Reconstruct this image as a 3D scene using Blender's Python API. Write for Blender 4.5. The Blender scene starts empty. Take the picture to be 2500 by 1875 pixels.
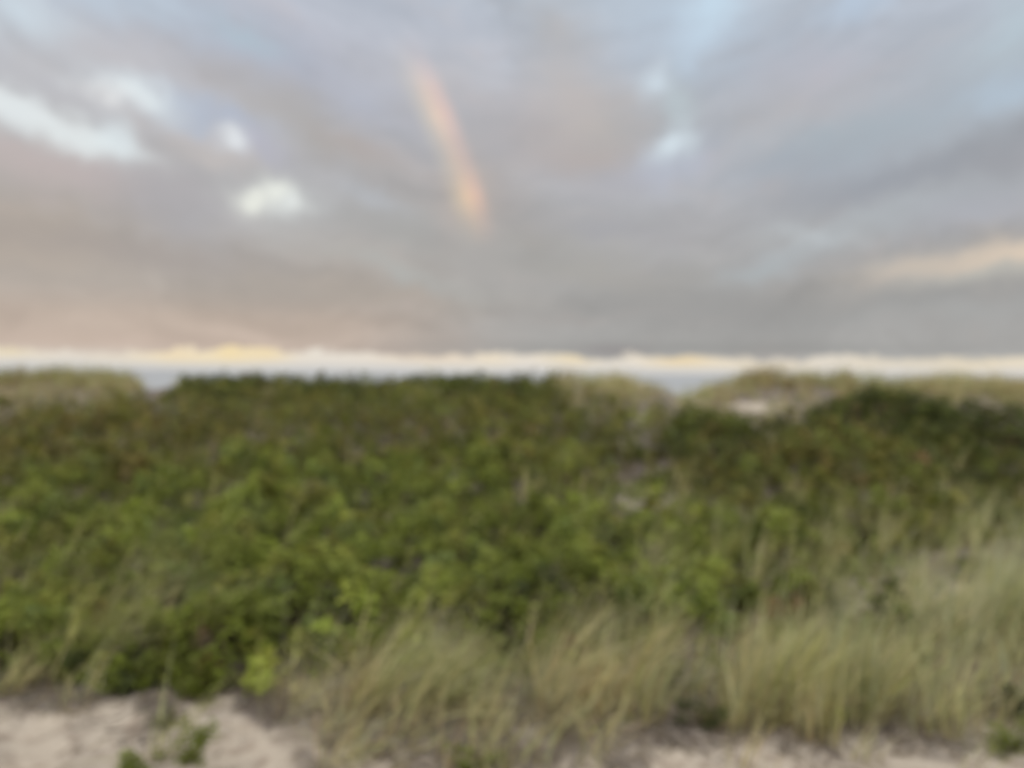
import bpy, math
import numpy as np
rng = np.random.default_rng(7)
SC = bpy.context.scene
COL = SC.collection

# ------------------------------------------------------------------ colour
def lin(c):
    c = np.asarray(c, float) / 255.0
    return tuple(np.where(c <= .04045, c / 12.92, ((c + .055) / 1.055) ** 2.4))

# ------------------------------------------------------------------ camera
F = 1853.0                                   # focal length in pixels of a 2500 wide frame
EYE = np.array([0., 0., 1.75])
PITCH = math.radians(-0.82); ROLL = math.radians(0.57)
fwd = np.array([0, math.cos(PITCH), math.sin(PITCH)])
r0 = np.array([1., 0, 0]); u0 = np.cross(r0, fwd)
right = math.cos(ROLL) * r0 + math.sin(ROLL) * u0
up = np.cross(right, fwd)
def pdir(px, py):
    d = fwd + right * (px - 1250) / F + up * (937.5 - py) / F
    return d / np.linalg.norm(d)
def proj(x, y, z):
    P = np.stack([x - EYE[0], y - EYE[1], z - EYE[2]], -1)
    w = np.maximum(P @ fwd, .05)
    return 1250 + F * (P @ right) / w, 937.5 - F * (P @ up) / w
def at(px, py, D):                            # a point of the place seen at that pixel, D metres out
    d = pdir(px, py); return EYE + d * (D / d[1])

cam = bpy.data.cameras.new('camera'); co = bpy.data.objects.new('camera', cam); COL.objects.link(co)
from mathutils import Matrix
M = Matrix.Identity(4)
for i in range(3):
    M[i][0] = right[i]; M[i][1] = up[i]; M[i][2] = -fwd[i]; M[i][3] = EYE[i]
co.matrix_world = M
cam.sensor_width = 36; cam.lens = 36 * F / 2500
cam.clip_start = .05; cam.clip_end = 60000
# the photograph is out of focus from front to back: the lens was focused far too near
cam.dof.use_dof = True; cam.dof.focus_distance = .40
cam.dof.aperture_fstop = cam.lens / 1000 / (.40 * 0.0158)
SC.camera = co

# ------------------------------------------------------------------ smooth noise
class Noise:
    def __init__(s, scale, seed, n=14, aniso=1.0):
        r = np.random.default_rng(seed)
        a = r.uniform(0, 2 * np.pi, n); k = 2 * np.pi / scale * r.uniform(.6, 1.6, n)
        s.kx = k * np.cos(a); s.ky = k * np.sin(a) / aniso; s.ph = r.uniform(0, 6.28, n); s.n = n
    def __call__(s, x, y):
        o = 0.
        for a, b, p in zip(s.kx, s.ky, s.ph): o = o + np.sin(a * x + b * y + p)
        return o / math.sqrt(s.n / 2) / 1.6
def sst(a, b, x):
    t = np.clip((x - a) / (b - a), 0, 1); return t * t * (3 - 2 * t)
nF, nG = Noise(1.3, 31), Noise(.6, 32)
nA, nB, nC, nD, nE = Noise(4.5, 1), Noise(1.6, 2), Noise(.55, 3), Noise(.22, 4), Noise(9, 5)

# ------------------------------------------------------------------ ground height
PY = [-1e5, -30, -6, 0, 3.6, 4.4, 5.3, 7, 8.5, 11, 13, 17, 20, 22.5, 25, 30, 45, 70, 130, 400, 1e5]
PZ = [1.0, .6, .1, 0, 0, .0, .02, .06, .10, .24, .38, .70, .95, 1.12, .9, -.3, -2.6, -4.0, -6.5, -9, -9]
BUMPS = []     # (x, y, sx, sy, height)
def bump(px, py, D, wpx, sy, h):
    p = at(px, py, D); BUMPS.append((p[0], p[1], wpx / F * D, sy, h))
bump(1840, 990, 15.6, 150, .9, -.22)    # sand face in front of the knoll
bump(2160, 960, 15.5, 150, 1.1, .32)    # dark shrub ridge on the right
bump(2330, 1150, 11.6, 150, .6, -.38)    # hollow in front of it
bump(2560, 1170, 11.6, 170, .7, -.45)
bump(2050, 1090, 11.2, 240, 1.0, .22)   # olive mound on the right
bump(1720, 1010, 13.4, 130, .9, .20)
bump(1650, 1110, 11.2, 110, .6, -.25)
bump(1100, 1060, 11.0, 260, 1.0, .08)
bump(600, 1150, 9.5, 250, 1.0, .06)
for q_ in range(-200, 1700, 300): bump(q_, 1140, 11.6 + .5 * math.sin(q_), 230, .9, -.16); bump(q_ + 100, 1170, 9.2 + .4 * math.sin(q_ * 2), 230, .8, .07)
# the line of the crest against the sky: px, top of the plants, height of the plants standing there
CREST = np.array([(-900, 906, .3), (0, 907, .3), (230, 909, .3), (300, 928, .2), (345, 950, .1), (415, 950, .1), (470, 932, .35), (560, 917, .50), (700, 913, .50),
    (850, 924, .4), (930, 937, .35), (1000, 928, .4), (1150, 922, .4), (1330, 922, .4), (1400, 924, .3), (1500, 919, .3), (1570, 935, .25), (1610, 962, .1),
    (1650, 974, .08), (1690, 962, .15), (1740, 932, .25), (1800, 912, .3), (1860, 905, .3), (1930, 915, .3), (1990, 921, .3), (2060, 920, .3), (2150, 925, .3),
    (2330, 917, .3), (2440, 924, .3), (2500, 928, .3), (3500, 930, .3)])
def crest_z(px):
    top = np.interp(px, CREST[:, 0], CREST[:, 1]); veg = np.interp(px, CREST[:, 0], CREST[:, 2])
    return 1.75 - (top - (911 + .00995 * (px - 1250))) / F * 21 - veg
def height(x, y):
    x = np.asarray(x, float); y = np.asarray(y, float)
    z = np.interp(y, PY, PZ)
    near = np.exp(-(np.maximum(np.abs(y - 14) - 16, 0) / 14) ** 2)
    hill = sst(5, 16, y) * (1 - sst(30, 60, y))
    z = z + hill * (.09 * nA(x, y) + .06 * nB(x, y)) + near * (.018 * nC(x, y) + .007 * nD(x, y)) * (1 - .5 * hill)
    far = sst(30, 200, np.abs(x)); z = z + .6 * nE(x * .1, y * .1) * far * hill
    back = sst(8, 60, -y); z = z + back * .5 * nE(x * .15, y * .15)
    cpx = np.clip(1250 + F * x / np.maximum(y, 4), -900, 3400)
    z = z + (crest_z(cpx) - 1.05) * np.exp(-((y - 21) / np.where(y < 21, 3.6, 3.0)) ** 2)
    for bx, by, sx, sy, h in BUMPS:
        z = z + h * np.exp(-((x - bx) / sx) ** 2 - ((y - by) / sy) ** 2)
    return z

# ------------------------------------------------------------------ mesh helpers
def link_mesh(name, V, Q, tint=None, mat=None, parent=None, smooth=True, uv=None):
    me = bpy.data.meshes.new(name)
    V = np.ascontiguousarray(V, np.float32); Q = np.ascontiguousarray(Q, np.int32)
    me.vertices.add(len(V)); me.vertices.foreach_set('co', V.ravel())
    me.loops.add(Q.size); me.loops.foreach_set('vertex_index', Q.ravel())
    k = Q.shape[1]
    me.polygons.add(len(Q)); me.polygons.foreach_set('loop_start', np.arange(0, Q.size, k, dtype=np.int32))
    me.polygons.foreach_set('loop_total', np.full(len(Q), k, np.int32))
    me.update(calc_edges=True)
    if smooth: me.polygons.foreach_set('use_smooth', np.ones(len(Q), bool))
    if tint is not None:
        a = me.color_attributes.new('tint', 'FLOAT_COLOR', 'POINT')
        c = np.ones((len(V), 4), np.float32); c[:, :3] = tint
        a.data.foreach_set('color', c.ravel())
    if uv is not None:
        l = me.uv_layers.new(name='UVMap'); l.data.foreach_set('uv', np.ascontiguousarray(uv[Q.ravel()], np.float32).ravel())
    if mat: me.materials.append(mat)
    o = bpy.data.objects.new(name, me); COL.objects.link(o)
    if parent is not None: o.parent = parent
    return o
class Acc:
    def __init__(s): s.V = []; s.Q = []; s.C = []; s.n = 0
    def add(s, V, Q, C):
        if len(V) == 0: return
        s.V.append(V); s.Q.append(Q + s.n); s.C.append(C); s.n += len(V)
    def build(s, name, mat, parent=None, origin=None):
        V = np.concatenate(s.V)
        if origin is not None: V = V - origin
        return link_mesh(name, V, np.concatenate(s.Q), np.concatenate(s.C), mat, parent)
def tag(o, kind=None, label=None, cat=None, group=None):
    if kind: o['kind'] = kind
    if label: o['label'] = label
    if cat: o['category'] = cat
    if group: o['group'] = group
    return o

# ------------------------------------------------------------------ materials
def new_mat(name):
    m = bpy.data.materials.new(name); m.use_nodes = True
    nt = m.node_tree; nt.nodes.clear()
    return m, nt, nt.nodes.new('ShaderNodeOutputMaterial')
def plant_mat(name, rough, transl, scale):
    m, nt, out = new_mat(name); N = nt.nodes; L = nt.links
    at_ = N.new('ShaderNodeAttribute'); at_.attribute_name = 'tint'
    tc = N.new('ShaderNodeTexCoord'); no = N.new('ShaderNodeTexNoise'); no.inputs['Scale'].default_value = scale; no.inputs['Detail'].default_value = 3
    L.new(tc.outputs['Object'], no.inputs['Vector'])
    mr = N.new('ShaderNodeMapRange'); mr.inputs['To Min'].default_value = .72; mr.inputs['To Max'].default_value = 1.28
    mr.inputs['From Min'].default_value = .3; mr.inputs['From Max'].default_value = .7
    L.new(no.outputs['Fac'], mr.inputs['Value'])
    mu = N.new('ShaderNodeVectorMath'); mu.operation = 'SCALE'; L.new(at_.outputs['Color'], mu.inputs[0]); L.new(mr.outputs[0], mu.inputs['Scale'])
    pb = N.new('ShaderNodeBsdfPrincipled'); pb.inputs['Roughness'].default_value = rough
    pb.inputs['Specular IOR Level'].default_value = .2
    L.new(mu.outputs[0], pb.inputs['Base Color'])
    tr = N.new('ShaderNodeBsdfTranslucent'); L.new(mu.outputs[0], tr.inputs['Color'])
    mx = N.new('ShaderNodeMixShader'); mx.inputs[0].default_value = transl
    L.new(pb.outputs[0], mx.inputs[1]); L.new(tr.outputs[0], mx.inputs[2]); L.new(mx.outputs[0], out.inputs['Surface'])
    return m
M_LEAF = plant_mat('shrub leaf', .6, .28, 40)
M_STEM = plant_mat('woody stem', .85, 0, 60)
M_GRASS = plant_mat('beach grass blade', .55, .30, 25)
M_LITTER = plant_mat('dry litter', .9, .1, 60)

def sand_mat():
    m, nt, out = new_mat('dune sand'); N = nt.nodes; L = nt.links
    tc = N.new('ShaderNodeTexCoord')
    def noise(s, d=4, rough=.55):
        n = N.new('ShaderNodeTexNoise'); n.inputs['Scale'].default_value = s; n.inputs['Detail'].default_value = d
        n.inputs['Roughness'].default_value = rough; L.new(tc.outputs['Object'], n.inputs['Vector']); return n
    n1 = noise(1.3); n2 = noise(9); n3 = noise(180, 2)
    cr = N.new('ShaderNodeValToRGB'); L.new(n1.outputs['Fac'], cr.inputs[0])
    cr.color_ramp.elements[0].position = .3; cr.color_ramp.elements[0].color = (.46, .385, .30, 1)
    cr.color_ramp.elements[1].position = .7; cr.color_ramp.elements[1].color = (.56, .485, .39, 1)
    c2 = N.new('ShaderNodeValToRGB'); L.new(n2.outputs['Fac'], c2.inputs[0])
    c2.color_ramp.elements[0].position = .32; c2.color_ramp.elements[0].color = (.66, .62, .60, 1)
    c2.color_ramp.elements[1].position = .52; c2.color_ramp.elements[1].color = (1, 1, 1, 1)
    c3 = N.new('ShaderNodeValToRGB'); L.new(n3.outputs['Fac'], c3.inputs[0])
    c3.color_ramp.elements[0].position = .3; c3.color_ramp.elements[0].color = (.72, .7, .68, 1)
    c3.color_ramp.elements[1].position = .6; c3.color_ramp.elements[1].color = (1.05, 1.05, 1.05, 1)
    a = N.new('ShaderNodeMix'); a.data_type = 'RGBA'; a.blend_type = 'MULTIPLY'; a.inputs[0].default_value = 1
    L.new(cr.outputs[0], a.inputs[6]); L.new(c2.outputs[0], a.inputs[7])
    b = N.new('ShaderNodeMix'); b.data_type = 'RGBA'; b.blend_type = 'MULTIPLY'; b.inputs[0].default_value = 1
    L.new(a.outputs[2], b.inputs[6]); L.new(c3.outputs[0], b.inputs[7])
    # leaf mould and grey litter worked into the sand (its own stain, from the mesh)
    at_ = N.new('ShaderNodeAttribute'); at_.attribute_name = 'tint'
    c = N.new('ShaderNodeMix'); c.data_type = 'RGBA'; L.new(at_.outputs['Fac'], c.inputs[0])
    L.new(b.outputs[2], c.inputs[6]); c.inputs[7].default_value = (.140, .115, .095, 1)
    pb = N.new('ShaderNodeBsdfPrincipled'); pb.inputs['Roughness'].default_value = .95; pb.inputs['Specular IOR Level'].default_value = .15
    L.new(c.outputs[2], pb.inputs['Base Color'])
    bp = N.new('ShaderNodeBump'); bp.inputs['Strength'].default_value = .6; bp.inputs['Distance'].default_value = .03
    ad = N.new('ShaderNodeMath'); ad.operation = 'MULTIPLY_ADD'; ad.inputs[1].default_value = .15
    L.new(n3.outputs['Fac'], ad.inputs[0]); L.new(n2.outputs['Fac'], ad.inputs[2])
    L.new(ad.outputs[0], bp.inputs['Height']); L.new(bp.outputs[0], pb.inputs['Normal'])
    L.new(pb.outputs[0], out.inputs['Surface'])
    return m
def sea_mat():
    m, nt, out = new_mat('sea water'); N = nt.nodes; L = nt.links
    tc = N.new('ShaderNodeTexCoord'); mp = N.new('ShaderNodeMapping'); mp.inputs['Scale'].default_value = (.35, 1, 1)
    L.new(tc.outputs['Object'], mp.inputs['Vector'])
    n1 = N.new('ShaderNodeTexNoise'); n1.inputs['Scale'].default_value = .35; n1.inputs['Detail'].default_value = 6; L.new(mp.outputs[0], n1.inputs['Vector'])
    sx = N.new('ShaderNodeSeparateXYZ'); L.new(tc.outputs['Object'], sx.inputs[0])
    nw = N.new('ShaderNodeTexNoise'); nw.inputs['Scale'].default_value = .02; nw.inputs['Detail'].default_value = 4; L.new(tc.outputs['Object'], nw.inputs['Vector'])
    m1 = N.new('ShaderNodeMath'); m1.operation = 'MULTIPLY_ADD'; m1.inputs[1].default_value = 60; L.new(nw.outputs['Fac'], m1.inputs[0]); L.new(sx.outputs['Y'], m1.inputs[2])
    m2 = N.new('ShaderNodeMath'); m2.operation = 'MULTIPLY'; m2.inputs[1].default_value = .16; L.new(m1.outputs[0], m2.inputs[0])
    m3 = N.new('ShaderNodeMath'); m3.operation = 'SINE'; L.new(m2.outputs[0], m3.inputs[0])
    fall = N.new('ShaderNodeMapRange'); fall.inputs['From Min'].default_value = 60; fall.inputs['From Max'].default_value = 330
    fall.inputs['To Min'].default_value = 1.0; fall.inputs['To Max'].default_value = -1.1; L.new(sx.outputs['Y'], fall.inputs['Value'])
    m4 = N.new('ShaderNodeMath'); m4.operation = 'ADD'; L.new(m3.outputs[0], m4.inputs[0]); L.new(fall.outputs[0], m4.inputs[1])
    m5 = N.new('ShaderNodeMath'); m5.operation = 'MULTIPLY_ADD'; m5.inputs[1].default_value = 1.6; L.new(n1.outputs['Fac'], m5.inputs[0]); L.new(m4.outputs[0], m5.inputs[2])
    fo = N.new('ShaderNodeMapRange'); fo.inputs['From Min'].default_value = 1.2; fo.inputs['From Max'].default_value = 1.7; L.new(m5.outputs[0], fo.inputs['Value'])
    c = N.new('ShaderNodeMix'); c.data_type = 'RGBA'; L.new(fo.outputs[0], c.inputs[0]); c.inputs[6].default_value = (.34, .345, .34, 1); c.inputs[7].default_value = (.80, .80, .79, 1)
    pb = N.new('ShaderNodeBsdfPrincipled'); pb.inputs['Roughness'].default_value = .5; L.new(c.outputs[2], pb.inputs['Base Color'])
    bp = N.new('ShaderNodeBump'); bp.inputs['Strength'].default_value = 1; bp.inputs['Distance'].default_value = .9
    L.new(n1.outputs['Fac'], bp.inputs['Height']); L.new(bp.outputs[0], pb.inputs['Normal'])
    L.new(pb.outputs[0], out.inputs['Surface'])
    return m

# ------------------------------------------------------------------ zones (what grows where)
def shrub_edge(px): return np.interp(px, [-800, 0, 150, 350, 550, 640, 760, 1000, 1200, 1350, 1480, 1600, 1750, 1900, 2050, 2250, 2500, 3300],
                                         [1660, 1670, 1668, 1680, 1690, 1690, 1650, 1625, 1640, 1650, 1620, 1590, 1560, 1500, 1450, 1360, 1310, 1280])
def sand_edge(px): return np.interp(px, [-800, 0, 150, 400, 600, 700, 800, 1100, 1400, 1550, 1750, 1950, 2250, 2350, 2500, 3300],
                                        [1720, 1725, 1715, 1700, 1712, 1770, 1850, 1880, 1880, 1815, 1835, 1825, 1835, 1790, 1780, 1790])
# sand patches on the dune: px, py, rx, ry
PATCH = [(1850, 1000, 100, 24), (2030, 994, 42, 20), (2480, 1045, 50, 26), (1585, 1225, 88, 30), (1560, 1032, 22, 22), (1690, 985, 50, 14), (1110, 1160, 30, 16)]
def in_patch(px, py, k=1.0):
    o = np.zeros_like(px)
    for a, b, rx, ry in PATCH: o = np.maximum(o, np.exp(-(((px - a) / (rx * k)) ** 2 + ((py - b - (.18 * (px - a) if a == 1585 else 0)) / (ry * k)) ** 2) * (.8 if a == 1585 else 1.2)))
    return o
def crest_veg_limit(px):                    # above this line the crest carries grass, not shrubs
    return np.interp(px, [-800, 0, 180, 330, 380, 425, 450, 900, 960, 1010, 1340, 1380, 1460, 1600, 1700, 1850, 1950, 2030, 2060, 2150, 2300, 2400, 2500, 3300],
                         [1050, 1040, 1020, 1010, 1012, 1008, 915, 915, 955, 915, 915, 990, 1015, 1050, 1055, 1078, 1075, 1045, 1005, 1000, 1032, 1075, 1120, 1150])

# ------------------------------------------------------------------ ground sheet
def axis(parts):
    return np.unique(np.round(np.concatenate(parts), 4))
gx = axis([np.arange(-4.5, 4.5, .035), np.arange(-24, 24, .12), np.sign(np.linspace(-1, 1, 161)) * 24 * (12000 / 24) ** np.abs(np.linspace(-1, 1, 161))])
gy = axis([np.arange(2.2, 7, .035), np.arange(-4, 30, .12), 30 * (14000 / 30) ** np.linspace(0, 1, 90), -4 - 10 * ((12000 / 10) ** np.linspace(0, 1, 40) - 1)])
X, Y = np.meshgrid(gx, gy); Z = height(X, Y)
nx, ny = len(gx), len(gy)
idx = np.arange(nx * ny).reshape(ny, nx)
Q = np.stack([idx[:-1, :-1], idx[:-1, 1:], idx[1:, 1:], idx[1:, :-1]], -1).reshape(-1, 4)
Gpx, Gpy = proj(X, Y, Z)
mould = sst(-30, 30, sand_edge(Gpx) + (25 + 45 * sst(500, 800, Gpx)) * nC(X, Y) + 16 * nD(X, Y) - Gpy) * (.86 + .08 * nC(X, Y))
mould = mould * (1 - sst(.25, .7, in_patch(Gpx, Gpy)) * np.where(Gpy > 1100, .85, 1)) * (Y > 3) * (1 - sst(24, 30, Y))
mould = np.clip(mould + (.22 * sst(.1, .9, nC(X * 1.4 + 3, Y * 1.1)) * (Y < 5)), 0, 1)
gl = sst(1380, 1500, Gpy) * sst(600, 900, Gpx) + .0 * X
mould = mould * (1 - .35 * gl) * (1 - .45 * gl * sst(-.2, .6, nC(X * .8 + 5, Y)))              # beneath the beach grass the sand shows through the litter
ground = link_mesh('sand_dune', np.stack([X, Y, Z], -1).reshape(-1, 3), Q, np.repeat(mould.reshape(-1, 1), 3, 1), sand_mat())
tag(ground, 'structure')
sxs = np.linspace(-14000, 14000, 41); sys_ = 45 + (14000 ** np.linspace(0, 1, 60) - 1)
X, Y = np.meshgrid(sxs, sys_); idx = np.arange(X.size).reshape(X.shape)
Q = np.stack([idx[:-1, :-1], idx[:-1, 1:], idx[1:, 1:], idx[1:, :-1]], -1).reshape(-1, 4)
tag(link_mesh('sea', np.stack([X, Y, np.full_like(X, -3.9)], -1).reshape(-1, 3), Q, None, sea_mat()), 'structure')

# ------------------------------------------------------------------ plants: leafy shoot templates
def leaflet(l, w):
    return np.array([[0, 0, 0], [l * .3, -w * .5, .006], [l * .75, -w * .42, .004], [l, 0, -.004], [l * .75, w * .42, .004], [l * .3, w * .5, .006]]), \
           np.array([[0, 3, 2, 1], [0, 5, 4, 3]])
def rot(ax, a):
    c, s = math.cos(a), math.sin(a)
    if ax == 'z': return np.array([[c, -s, 0], [s, c, 0], [0, 0, 1]])
    if ax == 'y': return np.array([[c, 0, s], [0, 1, 0], [-s, 0, c]])
    return np.array([[1, 0, 0], [0, c, -s], [0, s, c]])
def shoot_template(seed, pairs, nleaf, size):
    r = np.random.default_rng(seed); V = []; Q = []; B = []; n = 0
    for i in range(nleaf):
        t = (i + .5) / nleaf
        base = np.array([0, 0, .05 + .10 * t]); az = i * 2.4 + r.uniform(-.3, .3)
        rise = math.radians(55 * t + r.uniform(-15, 20)); R = rot('z', az)
        Lr = size * (1 - .35 * t) * r.uniform(.8, 1.15)
        for j in range(pairs * 2 + 1):
            k = j // 2 + 1; s = 1 if j % 2 else -1
            tt = min(k / (pairs + .6), 1.0) if j < pairs * 2 else 1.0
            p = np.array([Lr * tt * math.cos(rise), 0, Lr * (tt * math.sin(rise) - .45 * tt * tt)])
            lv, lq = leaflet(r.uniform(.036, .05), r.uniform(.022, .030))
            yaw = 0 if j == pairs * 2 else s * r.uniform(.9, 1.3)
            lv = lv @ (rot('z', yaw) @ rot('y', r.uniform(-.5, .5) - rise * .4) @ rot('x', r.uniform(-.6, .6))).T
            V.append((lv + p) @ R.T + base); Q.append(lq + n); B.append(np.full(6, r.uniform(.75, 1.25))); n += 6
    return np.concatenate(V), np.concatenate(Q), np.concatenate(B)
T_BIG = [shoot_template(s, 2, 8, .098) for s in (1, 2, 3, 4)]
T_SMALL = [shoot_template(s, 1, 6, .085) for s in (5, 6, 7)]

PAL = dict(
    mid=(.160, .182, .034), bright=(.232, .275, .044), yellow=(.300, .300, .050), olive=(.215, .185, .044),
    dark=(.080, .096, .026), brown=(.235, .140, .062), blue=(.140, .200, .072))
def leaf_colors(x, y, px, py, r):
    n = len(x); k = np.array([PAL[c] for c in ('mid', 'bright', 'yellow', 'olive', 'dark', 'brown', 'blue')])
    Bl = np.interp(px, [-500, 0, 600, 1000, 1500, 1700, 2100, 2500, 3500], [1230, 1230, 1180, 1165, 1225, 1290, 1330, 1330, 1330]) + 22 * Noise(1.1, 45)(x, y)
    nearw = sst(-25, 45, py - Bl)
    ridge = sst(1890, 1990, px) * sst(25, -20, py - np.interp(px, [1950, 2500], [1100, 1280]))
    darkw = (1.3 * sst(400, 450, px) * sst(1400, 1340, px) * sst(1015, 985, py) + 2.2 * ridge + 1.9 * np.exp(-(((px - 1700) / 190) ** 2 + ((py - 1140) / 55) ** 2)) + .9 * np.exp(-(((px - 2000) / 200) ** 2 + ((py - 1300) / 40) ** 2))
             + .55 * (1 - nearw))  # dark crest and ridge shrubs, plus hollow shade put into the leaf colour
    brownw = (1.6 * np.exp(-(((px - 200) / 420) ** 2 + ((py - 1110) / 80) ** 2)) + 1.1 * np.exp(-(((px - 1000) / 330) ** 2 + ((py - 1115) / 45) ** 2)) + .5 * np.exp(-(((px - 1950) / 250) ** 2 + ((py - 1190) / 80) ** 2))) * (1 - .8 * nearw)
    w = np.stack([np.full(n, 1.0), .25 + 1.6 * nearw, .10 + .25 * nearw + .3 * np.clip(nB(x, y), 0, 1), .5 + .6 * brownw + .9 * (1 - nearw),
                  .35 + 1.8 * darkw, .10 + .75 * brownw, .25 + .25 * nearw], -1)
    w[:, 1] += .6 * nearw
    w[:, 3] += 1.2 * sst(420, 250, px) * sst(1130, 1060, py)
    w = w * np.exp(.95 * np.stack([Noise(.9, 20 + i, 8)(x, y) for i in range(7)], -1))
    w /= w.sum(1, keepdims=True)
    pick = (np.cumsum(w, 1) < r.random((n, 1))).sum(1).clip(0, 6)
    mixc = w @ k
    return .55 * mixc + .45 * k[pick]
def place_shoots(acc, P, C, S, r, tmpl, lean=.35):
    """P roots of shoots, C colours, S scales"""
    which = r.integers(0, len(tmpl), len(P))
    for ti, (V, Q, B) in enumerate(tmpl):
        m = which == ti; n = int(m.sum())
        if n == 0: continue
        az = r.uniform(0, 6.28, n); la = r.uniform(0, 6.28, n); le = np.abs(r.normal(0, lean, n))
        c, s = np.cos(az), np.sin(az)
        R = np.zeros((n, 3, 3)); R[:, 0, 0] = c; R[:, 0, 1] = -s; R[:, 1, 0] = s; R[:, 1, 1] = c; R[:, 2, 2] = 1
        kx, ky = np.cos(la), np.sin(la); K = np.zeros((n, 3, 3))
        K[:, 0, 2] = ky; K[:, 1, 2] = -kx; K[:, 2, 0] = -ky; K[:, 2, 1] = kx
        R2 = np.eye(3) + np.sin(le)[:, None, None] * K + (1 - np.cos(le))[:, None, None] * (K @ K)
        A = (R2 @ R) * S[m][:, None, None]
        W = np.einsum('nij,vj->nvi', A, V) + P[m][:, None, :]
        cc = C[m][:, None, :] * B[None, :, None]
        q = (Q[None] + (np.arange(n) * len(V))[:, None, None]).reshape(-1, 4)
        acc.add(W.reshape(-1, 3), q, cc.reshape(-1, 3))
def tubes(acc, A, B, ra, rb, col):
    """thin three sided stems from A to B"""
    n = len(A)
    if n == 0: return
    d = B - A; d /= np.linalg.norm(d, axis=1, keepdims=True) + 1e-9
    s = np.cross(d, np.array([.3, 1, .2])); s /= np.linalg.norm(s, axis=1, keepdims=True) + 1e-9; t = np.cross(d, s)
    V = np.zeros((n, 6, 3))
    for k in range(3):
        a = k * 2.094; o = math.cos(a) * s + math.sin(a) * t
        V[:, k] = A + o * np.reshape(ra, (-1, 1)); V[:, 3 + k] = B + o * np.reshape(rb, (-1, 1))
    Q = np.array([[0, 1, 4, 3], [1, 2, 5, 4], [2, 0, 3, 5]])
    q = (Q[None] + (np.arange(n) * 6)[:, None, None]).reshape(-1, 4)
    acc.add(V.reshape(-1, 3), q, np.repeat(col, 6, axis=0))

def canopy(x, y):
    return np.clip(.28 + .15 * nF(x, y) + .12 * nG(x, y), .02, .65) * (1 + .35 * sst(7, 11, y) * (1 - sst(16, 20, y))) + np.clip(.20 * Noise(2.3, 34)(x, y), -.1, .3) * sst(7, 10, y) * (1 - sst(12, 16, y))
# scatter over the visible dune and a margin either side
def scatter(y0, y1, dens, r, margin=1.22):
    n = int(dens * (y1 - y0) * (y0 + y1) / 2 * 2 * .6745 * margin)
    y = np.sqrt(r.random(n) * (y1 ** 2 - y0 ** 2) + y0 ** 2); x = (r.random(n) * 2 - 1) * .6745 * margin * y
    return x, y

# ------------------------------------------------------------------ shrubs that stand out: (px, py of base, D, halfwidth px, depth m, height m, label)
SHRUBS = [
    (560, 1000, 19.5, 150, 1.3, .42, 'dark green shrub mound on the crest just right of the left gap to the sea', 'dark'),
    (790, 990, 20.0, 110, 1.1, .36, 'lower dark green shrub on the dune crest, right neighbour of the darkest crest mound', 'dark'),
    (1190, 985, 19.5, 170, 1.3, .38, 'green shrub mound on the middle of the dune crest beside the lone brown grass tuft', 'mid'),
    (2180, 1070, 15.2, 210, 1.2, .50, 'long very dark green shrub ridge below the far right crest grass, behind the olive mound', 'dark'),
    (2410, 1135, 13.8, 220, 1.3, .60, 'very dark green shrub running off the right edge below the small pale sand patch', 'dark'),
    (1740, 1120, 12.6, 120, .9, .55, 'dark hollowed shrub mound in front of the pale sand face right of centre', 'mid'),
    (2080, 1210, 10.8, 190, .8, .50, 'broad olive green shrub mound on the right slope below the dark shrub ridge', 'olive'),
    (1290, 1560, 4.75, 110, .35, .50, 'deep green leafy shrub with dark gaps standing behind the straw coloured grass near the middle', 'deep'),
    (540, 1640, 4.45, 110, .30, .50, 'bright green bushy shrub with black gaps left of the middle, above the sand', 'bright'),
    (315, 1700, 4.20, 50, .14, .24, 'small rounded bush with a near black heart above the left sand patch', 'deep'),
    (190, 1695, 4.22, 32, .10, .20, 'tiny green bush over brown litter, left neighbour of the black hearted bush', 'deep'),
    (490, 1722, 4.12, 52, .14, .22, 'small vivid green bush drooping onto the left sand patch, nearest the bare sand', 'bright'),
    (1960, 1510, 5.0, 75, .22, .42, 'low dark green bush showing as a patch within the pale grass on the right', 'deep'),
    (2190, 1525, 4.9, 60, .22, .42, 'dark green bush half hidden between the two palest grass clumps on the right', 'deep'),
]
SP = []
for px, py, D, w, sy, h, lab, tone in SHRUBS:
    p = at(px, py, D); x, y = p[0], p[1]; SP.append((x, y, w / F * D, sy))
def in_shrub(x, y):
    o = np.zeros_like(x)
    for a, b, sx, sy in SP: o = np.maximum(o, 1 - np.sqrt(((x - a) / sx) ** 2 + ((y - b) / sy) ** 2))
    return o
TONE = dict(dark=(PAL['dark'], PAL['mid'], .95, .75), mid=(PAL['mid'], PAL['dark'], 1.0, .6), olive=(PAL['mid'], PAL['olive'], 1.0, .6),
            deep=(PAL['bright'], PAL['dark'], .75, .6), bright=(PAL['bright'], PAL['mid'], .85, .6))
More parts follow.
